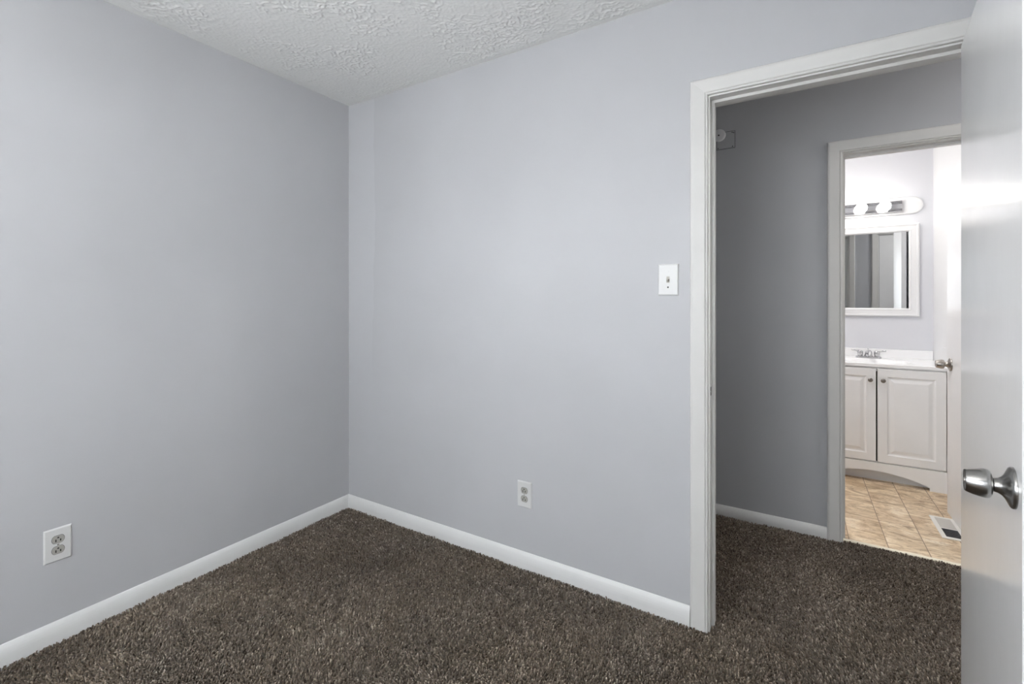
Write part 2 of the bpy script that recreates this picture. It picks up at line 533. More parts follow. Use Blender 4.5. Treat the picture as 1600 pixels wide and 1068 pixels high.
# ------------------------------------------------------------------ carpet pile
def carpet_pile():
    rng = np.random.default_rng(5)
    p = 0.0064
    pts = []
    def region(x0, x1, y0, y1, step):
        nx = int((x1 - x0) / step); ny = int((y1 - y0) / step)
        gx, gy = np.meshgrid(np.arange(nx) * step + x0 + step / 2, np.arange(ny) * step + y0 + step / 2)
        a = np.stack([gx.ravel(), gy.ravel(), np.full(gx.size, step)], 1)
        a[:, :2] += rng.uniform(-0.42, 0.42, (len(a), 2)) * step
        return a
    pts.append(region(0.016, RX - 0.004, -2.0, -0.016, p))
    pts.append(region(D1[0] + 0.002, D1[1] - 0.002, -0.016, T + 0.016, p))
    pts.append(region(1.3, 3.6, T + 0.016, HY - 0.016, p))
    pts.append(region(D2[0] + 0.002, D2[1] - 0.002, HY - 0.016, CARPET_END - 0.002, p))
    P = np.concatenate(pts)
    x, y = P[:, 0], P[:, 1]
    n = len(P)
    def field(seed, fr, k=7):
        r = np.random.default_rng(seed)
        o = np.zeros(n)
        for _ in range(k):
            a = r.uniform(0, 2 * np.pi); q = fr * r.uniform(0.5, 1.6)
            o += np.sin(q * (x * np.cos(a) + y * np.sin(a)) + r.uniform(0, 6.28))
        return o / math.sqrt(k)
    ang = 1.6 * field(1, 5) + 0.9 * field(2, 24) + rng.normal(0, 0.9, n)
    lean = np.clip(0.0036 + 0.0016 * field(3, 9) + rng.normal(0, 0.0016, n), 0.0005, 0.009)
    hgt = 0.0135 + 0.0013 * field(4, 14) + 0.0010 * field(5, 60) + rng.normal(0, 0.0018, n)
    hgt = np.clip(hgt, 0.008, 0.019)
    rad = rng.uniform(0.0024, 0.0036, n)
    yarn = np.clip(0.46 + 0.045 * field(8, 4) + 0.05 * field(6, 12) + 0.05 * field(7, 70) + rng.normal(0, 0.23, n), 0, 1)
    tw = rng.uniform(0, 6.28, n)
    dx, dy = np.cos(ang) * lean, np.sin(ang) * lean
    levels = [(0.0, 0.0, 0.8), (0.6, 0.4, 1.05), (0.93, 0.85, 0.95)]
    V = np.zeros((n, 10, 3))
    for li, (h, l, r) in enumerate(levels):
        for k in range(3):
            a = tw + k * 2.0944 + li * 0.6
            V[:, li * 3 + k, 0] = x + dx * l + np.cos(a) * rad * r
            V[:, li * 3 + k, 1] = y + dy * l + np.sin(a) * rad * r
            V[:, li * 3 + k, 2] = 0.003 + hgt * h
    V[:, 9, 0] = x + dx * 1.1; V[:, 9, 1] = y + dy * 1.1; V[:, 9, 2] = 0.003 + hgt
    quads = []
    for li in range(2):
        for k in range(3):
            k2 = (k + 1) % 3
            quads.append((li * 3 + k, li * 3 + k2, (li + 1) * 3 + k2, (li + 1) * 3 + k))
    tris = [(6 + k, 6 + (k + 1) % 3, 9) for k in range(3)]
    loops1 = np.array([i for q in quads for i in q] + [i for q in tris for i in q])
    tot = np.array([4] * 6 + [3] * 3)
    loops = (loops1[None, :] + (np.arange(n) * 10)[:, None]).ravel()
    totals = np.tile(tot, n)
    starts = np.concatenate([[0], np.cumsum(totals)[:-1]])
    me = bpy.data.meshes.new('carpet_pile')
    me.vertices.add(n * 10)
    me.vertices.foreach_set('co', V.ravel())
    me.loops.add(len(loops))
    me.loops.foreach_set('vertex_index', loops.astype(np.int32))
    me.polygons.add(len(totals))
    me.polygons.foreach_set('loop_start', starts.astype(np.int32))
    me.polygons.foreach_set('use_smooth', np.ones(len(totals), bool))
    at = me.attributes.new('yarn', 'FLOAT', 'POINT')
    at.data.foreach_set('value', np.repeat(yarn, 10).astype(np.float32))
    me.update(calc_edges=True)
    me.validate()
    me.materials.append(M['pile'])
    o = bpy.data.objects.new('carpet_pile', me)
    C.objects.link(o)
    tag(o, 'dark brown twisted carpet pile covering bedroom and hallway floor', 'carpet', 'stuff')
carpet_pile()

# ------------------------------------------------------------------ trim
BASE = [(0, 0), (0.015, 0), (0.015, 0.040), (0.0142, 0.050), (0.0125, 0.060), (0.0102, 0.069), (0.0072, 0.0765), (0.0038, 0.0822), (0.0, 0.084)]
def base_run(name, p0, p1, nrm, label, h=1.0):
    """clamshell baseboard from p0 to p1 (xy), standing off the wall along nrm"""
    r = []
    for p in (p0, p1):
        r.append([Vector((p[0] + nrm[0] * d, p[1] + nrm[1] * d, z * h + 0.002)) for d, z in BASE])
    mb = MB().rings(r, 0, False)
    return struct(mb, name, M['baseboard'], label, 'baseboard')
CW = 0.063
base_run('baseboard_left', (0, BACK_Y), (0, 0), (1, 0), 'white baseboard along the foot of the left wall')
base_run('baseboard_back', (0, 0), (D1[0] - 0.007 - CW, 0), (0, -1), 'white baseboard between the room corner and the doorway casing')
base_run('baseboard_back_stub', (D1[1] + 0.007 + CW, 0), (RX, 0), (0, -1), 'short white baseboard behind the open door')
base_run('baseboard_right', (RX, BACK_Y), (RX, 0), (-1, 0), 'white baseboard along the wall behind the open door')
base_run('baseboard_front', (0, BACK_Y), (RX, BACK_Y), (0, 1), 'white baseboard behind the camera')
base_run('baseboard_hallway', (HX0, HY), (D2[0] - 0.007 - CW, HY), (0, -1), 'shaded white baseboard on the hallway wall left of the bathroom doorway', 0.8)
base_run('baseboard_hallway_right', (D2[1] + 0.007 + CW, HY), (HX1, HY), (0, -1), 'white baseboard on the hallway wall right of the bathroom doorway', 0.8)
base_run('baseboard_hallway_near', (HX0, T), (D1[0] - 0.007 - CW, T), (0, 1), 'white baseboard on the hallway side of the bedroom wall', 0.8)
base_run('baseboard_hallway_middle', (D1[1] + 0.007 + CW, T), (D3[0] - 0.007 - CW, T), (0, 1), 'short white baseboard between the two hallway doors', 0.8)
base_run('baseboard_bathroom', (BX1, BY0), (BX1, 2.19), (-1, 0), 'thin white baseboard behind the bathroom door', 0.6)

CAS = [(0, 0), (0, 0.0085), (0.002, 0.0110), (0.006, 0.0122), (0.0080, 0.0080), (0.0110, 0.0125), (0.052, 0.0165), (0.059, 0.0150), (0.063, 0.0095), (0.063, 0)]
def uframe(mb, x0, x1, zt, prof, y, sgn, z0=0.0):
    """profile (outward offset, depth) swept up, over and down an opening"""
    rings = []
    for sx_, top in ((-1, 0), (-1, 1), (1, 1), (1, 0)):
        xb = x0 if sx_ < 0 else x1
        rings.append([Vector((xb + sx_ * o, y + sgn * d, zt + o if top else z0)) for o, d in prof])
    return mb.rings(rings, 0, False)

def doorway(idx, D, y0, y1, stop0, stop1, label, sill=0.004):
    x0, x1, zt = D
    mb = MB()
    uframe(mb, x0, x1, zt, [(0, 0), (0, y1 - y0), (JT, y1 - y0), (JT, 0)], y0, 1, sill)
    uframe(mb, x0 + 0.0001, x1 - 0.0001, zt - 0.0001, [(-0.011, stop0), (-0.011, stop1 - 0.003), (-0.008, stop1), (0.0, stop1), (0, stop0)], y0, 1, sill)
    j = struct(mb, 'trim_%d' % idx, M['trim'], 'white painted jamb and stop inside ' + label, 'door jamb')
    a = MB(); uframe(a, x0 - 0.006, x1 + 0.006, zt + 0.006, CAS, y0, -1, sill)
    b = MB(); uframe(b, x0 - 0.006, x1 + 0.006, zt + 0.006, CAS, y1, 1, sill)
    return j, a, b

j1, a, b = doorway(1, D1, 0.0, T, 0.038, 0.074, 'the bedroom doorway', 0.010)
struct(a, 'trim_2', M['trim'], 'white casing around the bedroom doorway facing the room', 'door casing')
struct(b, 'trim_3', M['trim'], 'white casing around the bedroom doorway facing the hallway', 'door casing')
j2, a, b = doorway(4, D2, HY, BY0, 0.040, 0.076, 'the bathroom doorway', 0.004)
struct(a, 'trim_5', M['trim'], 'shaded white casing around the bathroom doorway on the hallway wall', 'door casing')
# bathroom side casing is cut short by the side wall
mb = MB()
mb.box(D2[0] - 0.006 - CW, D2[0] - 0.006, BY0, BY0 + 0.014, 0, D2[2] + 0.006 + CW, bev=0.003)
mb.box(D2[0] - 0.006, BX1, BY0, BY0 + 0.014, D2[2] + 0.006, D2[2] + 0.006 + CW, bev=0.003)
mb.box(D2[1] + 0.006, BX1, BY0, BY0 + 0.014, 0, D2[2] + 0.006, bev=0.003)
struct(mb, 'trim_6', M['trim'], 'white casing around the bathroom doorway on its inner side', 'door casing')
j3, a, b = doorway(7, D3, 0.0, T, 0.040, 0.076, 'the closed hallway doorway')
struct(b, 'trim_8', M['trim'], 'white casing around the closed door in the hallway', 'door casing')

# strike plate let into the bedroom jamb
mb = MB().box(D1[0] - 0.0005, D1[0] + 0.0015, -0.004, 0.028, 0.888, 0.946, bev=0.0005)
mb.lathe([(0, 0.0045), (0.004, 0.004)], Matrix.Translation((D1[0] - 0.001, 0.0, 0.917)), 12)
sp = mb.build('strike_plate', M['trim'], j1)
MB().box(D1[0] + 0.0012, D1[0] + 0.0022, 0.006, 0.021, 0.902, 0.934).build('latch_hole', M['dark'], sp)

# threshold strip between carpet and bathroom floor
prof = [(-0.004, 0), (-0.003, 0.0120), (0.004, 0.0155), (0.016, 0.0150), (0.030, 0.0080), (0.036, 0.001), (0.036, 0)]
mb = MB().rings([[Vector((xx, CARPET_END + 0.006 + d, z + 0.0005)) for d, z in prof] for xx in (D2[0], D2[1])], 0, False)
for k in range(4):
    mb.lathe([(0.0150, 0.003), (0.0165, 0.002)], Matrix.Translation((D2[0] + 0.08 + k * 0.15, CARPET_END + 0.014, 0)), 10, 0)
struct(mb, 'trim_9', M['strip'], 'cream metal threshold strip between brown carpet and tan bathroom floor', 'threshold')

# ------------------------------------------------------------------ door knobs and doors
KNOB = [(0.0, 0.0375), (0.0035, 0.0375), (0.006, 0.0355), (0.009, 0.0290), (0.012, 0.0225), (0.016, 0.0170), (0.021, 0.0138), (0.027, 0.0125)]
GRIP = [(0.0285, 0.0150), (0.0295, 0.0205), (0.0312, 0.0240), (0.0340, 0.0260), (0.0385, 0.0267), (0.0460, 0.0260), (0.0560, 0.0238), (0.0640, 0.0210), (0.0658, 0.0202), (0.0664, 0.0195), (0.0655, 0.0185)]
def knob(parent, pt, direction, m_, label, scale=1.0):
    """a tulip knob: grip on a flared rose, along direction"""
    q = Vector(direction).to_track_quat('Z', 'Y').to_matrix().to_4x4()
    mtx = Matrix.Translation(pt) @ q @ Matrix.Scale(scale, 4)
    k = MB().lathe(GRIP, mtx, 64).build('door_knob', m_, parent)
    k['label'] = label
    MB().lathe([(0.0245, 0.0105), (0.0300, 0.0105)], mtx, 32).build('neck_ring', M['dark'], k)
    MB().lathe(KNOB, mtx, 64).build('rose', m_, k)
    # small button in the end of the grip
    MB().lathe([(0.0640, 0.0045), (0.0668, 0.0042), (0.0672, 0.003)], mtx, 24).build('turn_button', M['screw'], k)
    return k

def hinge_set(parent, pts, y_dir=0):
    for p in pts:
        mb = MB()
        x_, y_, z_ = p
        for i in range(5):
            mb.lathe([(i * 0.0178, 0.0062), (i * 0.0178 + 0.0168, 0.0062)], Matrix.Translation((x_, y_, z_ - 0.0445)), 16)
        mb.lathe([(-0.049, 0.003), (-0.046, 0.0055), (-0.0446, 0.0055)], Matrix.Translation((x_, y_, z_)), 16)
        mb.lathe([(0.0446, 0.0055), (0.047, 0.0055), (0.050, 0.003)], Matrix.Translation((x_, y_, z_)), 16)
        mb.box(x_, x_ + 0.0012 + 0.02, y_ - 0.001, y_ + 0.001, z_ - 0.0445, z_ + 0.0445)
        mb.build('hinge', M['trim'], parent)

# bedroom door: hinged on the right jamb, swung into the room past the camera.
# local frame: origin at the hinge end of the visible face, +x along the leaf, -y... the thickness goes to +y
W1, TH = 0.729, 0.035
A1 = Vector((2.737, -0.006, 0))
s1 = 0.113
dirx = Vector((-s1, -math.sqrt(1 - s1 * s1), 0))
ang1 = math.atan2(dirx.y, dirx.x)
mb = MB().box(0, W1, 0, TH, 0.026, 2.020, bev=0.0018)
door1 = mb.build('door_1', M['door'], None, A1, (0, 0, ang1))
tag(door1, 'glossy white flush bedroom door standing open at the right edge', 'door', 'structure')
# visible face is local y=0 with outward normal -y (pointing left in the room)
knob(door1, (W1 - 0.060, 0.0, 0.918), (0, -1, 0), M['nickel'], 'brushed nickel tulip knob on the visible face')
knob(door1, (W1 - 0.060, TH, 0.918), (0, 1, 0), M['nickel'], 'brushed nickel knob on the hidden face')
mb = MB().box(W1 - 0.0005, W1 + 0.0012, 0.005, 0.030, 0.890, 0.946)
mb.prism([(-0.007, -0.0125), (0.007, -0.0125), (0.007, 0.0125), (-0.007, 0.0125)], Matrix.Translation((W1, TH / 2, 0.918)) @ Matrix.Rotation(R(90), 4, 'Y'), 0.009)
mb.build('latch_plate', M['nickel'], door1)
hinge_set(door1, [(-0.008, TH + 0.004, z) for z in (0.22, 1.02, 1.82)])

# bathroom door, opened against the bathroom's right wall
P0, P1 = Vector((3.094, 1.192, 0)), Vector((3.080, 1.811, 0))
W2 = (P1 - P0).length
ang2 = math.atan2(P1.y - P0.y, P1.x - P0.x)
# thickness towards +x world: local -y
mb = MB().box(0, W2, -TH, 0, 0.006, 2.016, bev=0.0018)
door2 = mb.build('door_2', M['bathdoor'], None, P0, (0, 0, ang2))
tag(door2, 'white bathroom door folded back beside the vanity', 'door', 'structure')
knob(door2, (W2 - 0.068, 0.0, 0.889), (0, 1, 0), M['nickel_warm'], 'satin nickel knob over the vanity corner')
mb = MB().box(W2 - 0.0005, W2 + 0.0012, -0.030, -0.005, 0.860, 0.918)
mb.build('latch_plate', M['nickel_warm'], door2)
hinge_set(door2, [(-0.008, -TH - 0.002, z) for z in (0.22, 1.80)])

# closed door in the hallway, seen in the bathroom mirror
mb = MB()
mb.box(D3[0] + 0.003, D3[1] - 0.003, 0.080, 0.112, 0.022, D3[2] - 0.003, bev=0.002)
door3 = struct(mb, 'door_3', M['bathdoor'], 'closed white door further along the hallway, seen in the mirror', 'door')
knob(door3, (D3[0] + 0.065, 0.112, 0.9), (0, 1, 0), M['nickel_warm'], 'satin nickel knob')

# ------------------------------------------------------------------ unseen windows, added to brighten the room
mb = MB()
def rectframe(mb, x0, x1, z0, z1, prof, y, sgn=1, smooth=False):
    """closed rectangular frame; profile = (inward offset, depth)"""
    rings = []
    for cx_, cz_, sx_, sz_ in ((x0, z0, 1, 1), (x1, z0, -1, 1), (x1, z1, -1, -1), (x0, z1, 1, -1)):
        rings.append([Vector((cx_ + sx_ * o, y + sgn * d, cz_ + sz_ * o)) for o, d in prof])
    return mb.rings(rings, 0, smooth, closed_path=True)
def turn(mb):
    """from the xz plane facing +y to the left wall's yz plane facing +x"""
    mb.v = [(y_, x_, z_) for x_, y_, z_ in mb.v]
    return mb
def turn_right(mb):
    mb.v = [(RX - y_, x_, z_) for x_, y_, z_ in mb.v]
    return mb
def same(mb):
    return mb
for num, (y0, y1, z0, z1), off, fix, where in ((1, FILL_WIN, 0, turn, 'in the left wall behind the camera'), (2, FILL_WIN2, BACK_Y, same, 'in the wall opposite the doorway'),
        (3, FILL_WIN3, 0, turn_right, 'in the right wall behind the camera')):
    mb = MB()
    zm = (z0 + z1) / 2
    rectframe(mb, y0, y1, z0, z1, [(0, -0.02), (0, 0.02), (0.045, 0.02), (0.045, -0.02)], off - 0.06)
    mb.box(y0 + 0.04, y1 - 0.04, off - 0.078, off - 0.042, zm - 0.02, zm + 0.02)
    win = struct(fix(mb), 'window_%d' % num, M['trim'], 'added unseen white window ' + where, 'window')
    for za, zb in ((z0 + 0.04, zm - 0.018), (zm + 0.018, z1 - 0.04)):
        fix(MB().box(y0 + 0.04, y1 - 0.04, off - 0.062, off - 0.058, za, zb)).build('pane', M['glass'], win)
    mb = MB()
    rectframe(mb, y0 - CW, y1 + CW, z0 - CW, z1 + CW, [(0, 0), (0, 0.016), (CW, 0.010), (CW, 0)], off)
    mb.box(y0 - 0.09, y1 + 0.09, off, off + 0.045, z0 - 0.02, z0, bev=0.004)
    struct(fix(mb), 'trim_%d' % (9 + num), M['trim'], 'white casing and sill around the added unseen window ' + where, 'window casing')

# ------------------------------------------------------------------ fill lamps, added out of view to brighten the rooms
lx, ly = FILL_LAMP_XY
lamp = tag(empty('fill_lamp', (lx, ly, H)), 'unseen opal globe lamp, added to brighten the bedroom', 'fill lamp')
MB().lathe([(0, 0.062), (-0.012, 0.062), (-0.024, 0.050), (-0.030, 0.012)], Matrix.Identity(4), 40).build('ceiling_rose', M['nickel'], lamp)
MB().lathe([(-0.028, 0.008), (-0.29, 0.008)], Matrix.Identity(4), 16).build('stem', M['nickel'], lamp)
MB().lathe([(-0.275, 0.02), (-0.28, 0.052), (-0.305, 0.055)], Matrix.Identity(4), 32).build('shade_holder', M['nickel'], lamp)
pr = [(-0.42 + 0.13 * math.cos(a), 0.13 * math.sin(a)) for a in [R(25) + i * R(154) / 20 for i in range(21)]]
MB().lathe(pr, Matrix.Identity(4), 48).build('glass_shade', M['fill_lampglass'], lamp)
hlamp = tag(empty('fill_lamp', (4.0, 0.60, H)), 'unseen opal dome lamp, added to brighten the hallway', 'fill lamp')
MB().lathe([(0, 0.135), (-0.012, 0.138), (-0.026, 0.130)], Matrix.Identity(4), 40).build('base', M['nickel'], hlamp)
pr = [(-0.022 - 0.075 * math.sin(a), 0.122 * math.cos(a)) for a in [i * R(88) / 10 for i in range(11)]]
MB().lathe(pr, Matrix.Identity(4), 40).build('glass_shade', M['fill_hallglass'], hlamp)
blamp = tag(empty('fill_lamp', (2.08, 1.48, H)), 'unseen opal dome lamp, added to brighten the bathroom', 'fill lamp')
MB().lathe([(0, 0.135), (-0.012, 0.138), (-0.026, 0.130)], Matrix.Identity(4), 40).build('base', M['nickel'], blamp)
pr = [(-0.022 - 0.075 * math.sin(a), 0.122 * math.cos(a)) for a in [i * R(88) / 10 for i in range(11)]]
MB().lathe(pr, Matrix.Identity(4), 40).build('glass_shade', M['fill_bathglass'], blamp)

# ------------------------------------------------------------------ outlets and switch
def plate_mesh(mb, w_, h_, t_=0.0055, mi=0):
    """bevelled cover plate in local xz, facing -y, centred on the origin"""
    b = 0.0045
    rings = []
    for o, d in ((0, 0), (0, 0.0015), (b * 0.45, t_ * 0.75), (b, t_)):
        x_, z_ = w_ / 2 - o, h_ / 2 - o
        rings.append([Vector((-x_, -d, -z_)), Vector((x_, -d, -z_)), Vector((x_, -d, z_)), Vector((-x_, -d, z_))])
    return mb.rings(rings, mi)

def oval(rx, flat, n=24):
    """duplex receptacle face: a circle cut flat above and below"""
    return [(rx * math.cos(a), max(-flat, min(flat, rx * math.sin(a)))) for a in [2 * math.pi * k / n for k in range(n)]]

FACE = Matrix.Rotation(R(90), 4, 'X')       # local xy -> xz, extrusion towards -y
def outlet(loc, rotz, label, flip=False):
    t_ = tag(empty('wall_outlet', loc, (0, 0, rotz)), label, 'outlet')
    plate_mesh(MB(), 0.077, 0.122).build('cover_plate', M['plastic'], t_)
    for sz in (1, -1):
        zc = sz * 0.0195
        r_ = MB().prism(oval(0.0172, 0.0135), Matrix.Translation((0, -0.0050, zc)) @ FACE, 0.0022).build('receptacle', M['recept'], t_)
        MB().prism(oval(0.0184, 0.0147), Matrix.Translation((0, -0.0046, zc)) @ FACE, 0.0012).build('receptacle_gap', M['cab_dark'], r_)
        for sx_, hh in ((-1, 0.0095), (1, 0.0080)):
            mb = MB().box(sx_ * 0.0064 - 0.0016, sx_ * 0.0064 + 0.0016, -0.0075, -0.0068, zc - 0.0035 - hh / 2, zc - 0.0035 + hh / 2)
            mb.build('slot', M['dark'], r_)
        g_ = [(0.0026 * math.cos(a), 0.0026 * math.sin(a)) for a in [R(180) * k / 8 for k in range(9)]] + [(-0.0026, -0.002), (0.0026, -0.002)]
        MB().prism(g_, Matrix.Translation((0, -0.0068, zc + 0.0062)) @ FACE, 0.0007).build('ground_hole', M['dark'], r_)
    mb = MB().lathe([(0.0, 0.0033), (0.0012, 0.0030)], Matrix.Translation((0, -0.0055, 0)) @ FACE, 20)
    sc_ = mb.build('screw', M['screw'], t_)
    MB().box(-0.0028, 0.0028, -0.0070, -0.0066, -0.0004, 0.0004).build('screw_slot', M['dark'], sc_)
    return t_
outlet((1.234, 0, 0.354), 0, 'white duplex outlet low on the wall beside the doorway')
outlet((0, -1.303, 0.366), R(90), 'white duplex outlet low on the left wall, nearest the camera')

sw = tag(empty('light_switch', (1.888, 0, 1.344), (0, R(0.6), 0)), 'white toggle light switch plate left of the doorway casing', 'light switch')
plate_mesh(MB(), 0.079, 0.124).build('cover_plate', M['plastic'], sw)
MB().box(-0.0058, 0.0058, -0.0062, -0.0050, -0.0125, 0.0125).build('toggle_slot', M['ivory'], sw)
mb = MB()
prof = [(-0.0045, 0.0), (0.0045, 0.0), (0.0040, -0.010), (-0.0040, -0.010)]
mtx = Matrix.Translation((0, -0.0055, 0.0)) @ Matrix.Rotation(R(24), 4, 'X')
mb.rings([[mtx @ Vector((x_ * k, -d, z_)) for x_, z_ in ((-0.0042, -0.0055), (0.0042, -0.0055), (0.0042, 0.0055), (-0.0042, 0.0055))] for d, k in ((0, 1), (0.009, 0.92), (0.012, 0.8))])
mb.build('toggle', M['ivory'], sw)
for sz in (1, -1):
    mb = MB().lathe([(0.0, 0.0032), (0.0012, 0.0029)], Matrix.Translation((0, -0.0055, sz * 0.030)) @ FACE, 20)
    mb.build('screw', M['plastic'] if sz > 0 else M['dark'], sw)

# ------------------------------------------------------------------ old painted-over mounting plate high on the hallway wall
pl = tag(empty('mounting_plate', (1.968, HY, 2.190)), 'small painted-over square mount high on the dark hallway wall', 'wall plate')
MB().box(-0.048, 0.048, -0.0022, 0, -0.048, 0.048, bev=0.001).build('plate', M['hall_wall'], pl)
rectframe(MB(), -0.0495, 0.0495, -0.0495, 0.0495, [(0, 0), (0, 0.0035), (0.0022, 0.0035), (0.0022, 0)], 0, -1).build('edge_shadow', M['cab_dark'], pl)  # dark rim painted in for the shadow along the plate's edge
for x_, z_ in ((-0.041, -0.041), (0.036, -0.040), (0.034, 0.041), (0.042, 0.038)):
    MB().lathe([(0, 0.0030), (0.0012, 0.0025)], Matrix.Translation((x_, -0.0022, z_)) @ FACE, 14).build('screw_hole', M['dark'], pl)
dk = MB().lathe([(0, 0.036), (0.006, 0.036), (0.009, 0.033), (0.010, 0.028)], Matrix.Translation((-0.036, -0.002, 0.033)) @ FACE, 40).build('disc', M['device'], pl)
MB().lathe([(0.0, 0.0045), (0.0015, 0.0045)], Matrix.Translation((-0.036, -0.012, 0.033)) @ FACE, 16).build('centre_hole', M['dark'], dk)

# ------------------------------------------------------------------ vanity cabinet
VX0, VX1, VY = 2.395, 3.155, 2.190
van = tag(empty('vanity_cabinet', ((VX0 + VX1) / 2, VY, 0)), 'white two-door bathroom vanity with raised panels and arched base', 'cabinet')
vo = Vector(((VX0 + VX1) / 2, VY, 0))
def vbuild(mb, name, m_, parent=None):
    """vertices are world coordinates, moved into the vanity's frame"""
    mb.v = [tuple(Vector(p) - vo) for p in mb.v]
    return mb.build(name, m_, parent or van)
mb = MB()
mb.box(VX0, VX0 + 0.016, VY, BY1 - 0.001, 0.0, 0.800)
mb.box(VX1 - 0.016, VX1, VY, BY1 - 0.001, 0.0, 0.800)
mb.box(VX0, VX1, BY1 - 0.012, BY1 - 0.002, 0.1, 0.800)
mb.box(VX0, VX1, VY, BY1 - 0.002, 0.128, 0.142)
mb.box(VX0, VX1, VY + 0.001, VY + 0.018, 0.770, 0.800)
mb.box(VX0, VX0 + 0.030, VY + 0.001, VY + 0.018, 0.14, 0.78)
mb.box(VX1 - 0.030, VX1, VY + 0.001, VY + 0.018, 0.14, 0.78)
vbuild(mb, 'carcass', M['cabinet'])
MB_ = MB().box(VX0 + 0.02, VX1 - 0.02, VY + 0.05, VY + 0.062, 0.0, 0.128)
vbuild(MB_, 'toe_board', M['cab_side'])
# arched base rail
top = 0.138
arc = []
xa, xb = VX0 + 0.086, VX1 - 0.086
for k in range(33):
    f_ = k / 32
    arc.append((xa + (xb - xa) * f_, 0.020 + 0.062 * math.sin(math.pi * f_) ** 0.8))
poly = [(VX0, 0.0), (xa, 0.0)] + arc + [(xb, 0.0), (VX1, 0.0), (VX1, top), (VX0, top)]
mb = MB().prism(poly, Matrix.Translation((0, VY + 0.001, 0)) @ FACE, 0.020)
vbuild(mb, 'arched_base', M['cabinet'])

def panel_door(x0, x1, z0, z1, y):
    """thermofoil door: frame, moulded groove, raised field"""
    mb = MB()
    steps = [(0, 0), (0, -0.016), (0.003, -0.0185), (0.052, -0.0185), (0.058, -0.0125), (0.064, -0.0115), (0.070, -0.0125), (0.088, -0.0180), (0.091, -0.0185)]
    rings = []
    for o, d in steps:
        rings.append([Vector((x0 + o, y + d, z0 + o)), Vector((x1 - o, y + d, z0 + o)), Vector((x1 - o, y + d, z1 - o)), Vector((x0 + o, y + d, z1 - o))])
    mb.rings(rings)
    return mb
GAP = 2.792
for x0_, x1_, kx in ((VX0 + 0.004, GAP - 0.0045, GAP - 0.037), (GAP + 0.0045, VX1 - 0.003, GAP + 0.033)):
    d_ = vbuild(panel_door(x0_, x1_, 0.146, 0.788, VY), 'door', M['cabinet'])
    mb = MB().lathe([(0, 0.006), (0.006, 0.0055), (0.010, 0.007), (0.013, 0.0125), (0.017, 0.0145), (0.021, 0.0125), (0.0235, 0.006)], Matrix.Translation((kx, VY - 0.018, 0.709)) @ FACE, 32)
    vbuild(mb, 'knob', M['pewter'], d_)
vbuild(MB().box(GAP - 0.012, GAP + 0.012, VY + 0.012, VY + 0.016, 0.142, 0.775), 'gap_shadow_board', M['black'])

# countertop with an integral oval bowl and backsplash
CX0, CX1, CY0, CY1, CZ = 2.385, 3.168, 2.168, BY1 - 0.001, 0.8245
nx, ny = 64, 40
xs = np.linspace(CX0, CX1, nx + 1); ys = np.linspace(CY0, CY1, ny + 1)
vs, fs = [], []
for yv in ys:
    for xv in xs:
        r_ = math.hypot((xv - 2.782) / 0.215, (yv - 2.345) / 0.140)
        z_ = CZ - (0.115 * (1 - r_ ** 2.6) if r_ < 1 else 0)
        if 1 <= r_ < 1.12:
            z_ -= 0.002 * (1.12 - r_) / 0.12
        e_ = min(yv - CY0, 0.008) / 0.008
        z_ -= 0.004 * (1 - e_)
        vs.append((xv, yv, z_))
for j in range(ny):
    for i in range(nx):
        a_ = j * (nx + 1) + i
        fs.append((a_, a_ + 1, a_ + nx + 2, a_ + nx + 1))
ct = tag(empty('sink_counter', ((CX0 + CX1) / 2, CY0, 0.8005)), 'glossy white cultured marble sink top on the white vanity', 'countertop')
co = Vector(((CX0 + CX1) / 2, CY0, 0.8005))
def cbuild(mb, name, m_):
    mb.v = [tuple(Vector(p) - co) for p in mb.v]
    return mb.build(name, m_, ct)
mb = MB().add(vs, fs, 0, True)
mb.add([(CX0, CY0, CZ - 0.004), (CX1, CY0, CZ - 0.004), (CX1, CY0, 0.8010), (CX0, CY0, 0.8010)], [(0, 1, 2, 3)])
mb.add([(CX1, CY0, CZ - 0.004), (CX1, CY0 + 0.008, CZ), (CX1, CY1, CZ), (CX1, CY1, 0.8010), (CX1, CY0, 0.8010)], [(0, 1, 2, 3, 4)])
mb.add([(CX0, CY0, CZ - 0.004), (CX0, CY0 + 0.008, CZ), (CX0, CY1, CZ), (CX0, CY1, 0.8010), (CX0, CY0, 0.8010)], [(0, 1, 2, 3, 4)])
mb.add([(CX0, CY0, 0.8010), (CX1, CY0, 0.8010), (CX1, VY + 0.02, 0.8010), (CX0, VY + 0.02, 0.8010)], [(0, 1, 2, 3)])
cbuild(mb, 'counter', M['counter'])
cbuild(MB().box(CX0, CX1, CY1 - 0.020, CY1, CZ - 0.004, 0.889, bev=0.004), 'backsplash', M['counter'])
mb = MB().lathe([(0, 0.022), (0.002, 0.022), (0.003, 0.018), (0.0015, 0.012)], Matrix.Translation((2.782, 2.345, CZ - 0.116)), 24)
cbuild(mb, 'drain', M['chrome'])

# ------------------------------------------------------------------ faucet
fa = tag(empty('faucet', (2.783, 2.530, CZ)), 'chrome two-handle faucet standing on the white sink top', 'faucet')
def stadium(w_, h_, n=14):
    r_ = h_ / 2; a_ = w_ / 2 - r_
    return [(a_ + r_ * math.cos(t_), r_ * math.sin(t_)) for t_ in np.linspace(-math.pi / 2, math.pi / 2, n)] + \
           [(-a_ + r_ * math.cos(t_), r_ * math.sin(t_)) for t_ in np.linspace(math.pi / 2, 3 * math.pi / 2, n)]
mb = MB()
rr = []
for z_, k in ((0, 1), (0.006, 1), (0.011, 0.97), (0.014, 0.90)):
    rr.append([Vector((x_ * (k if abs(x_) < .05 else (abs(x_) - .056 * (1 - k)) / abs(x_)), y_ * k, z_)) for x_, y_ in stadium(0.160, 0.052)])
mb.rings(rr, 0, False)
mb.build('deck_plate', M['chrome'], fa)
mb = MB()
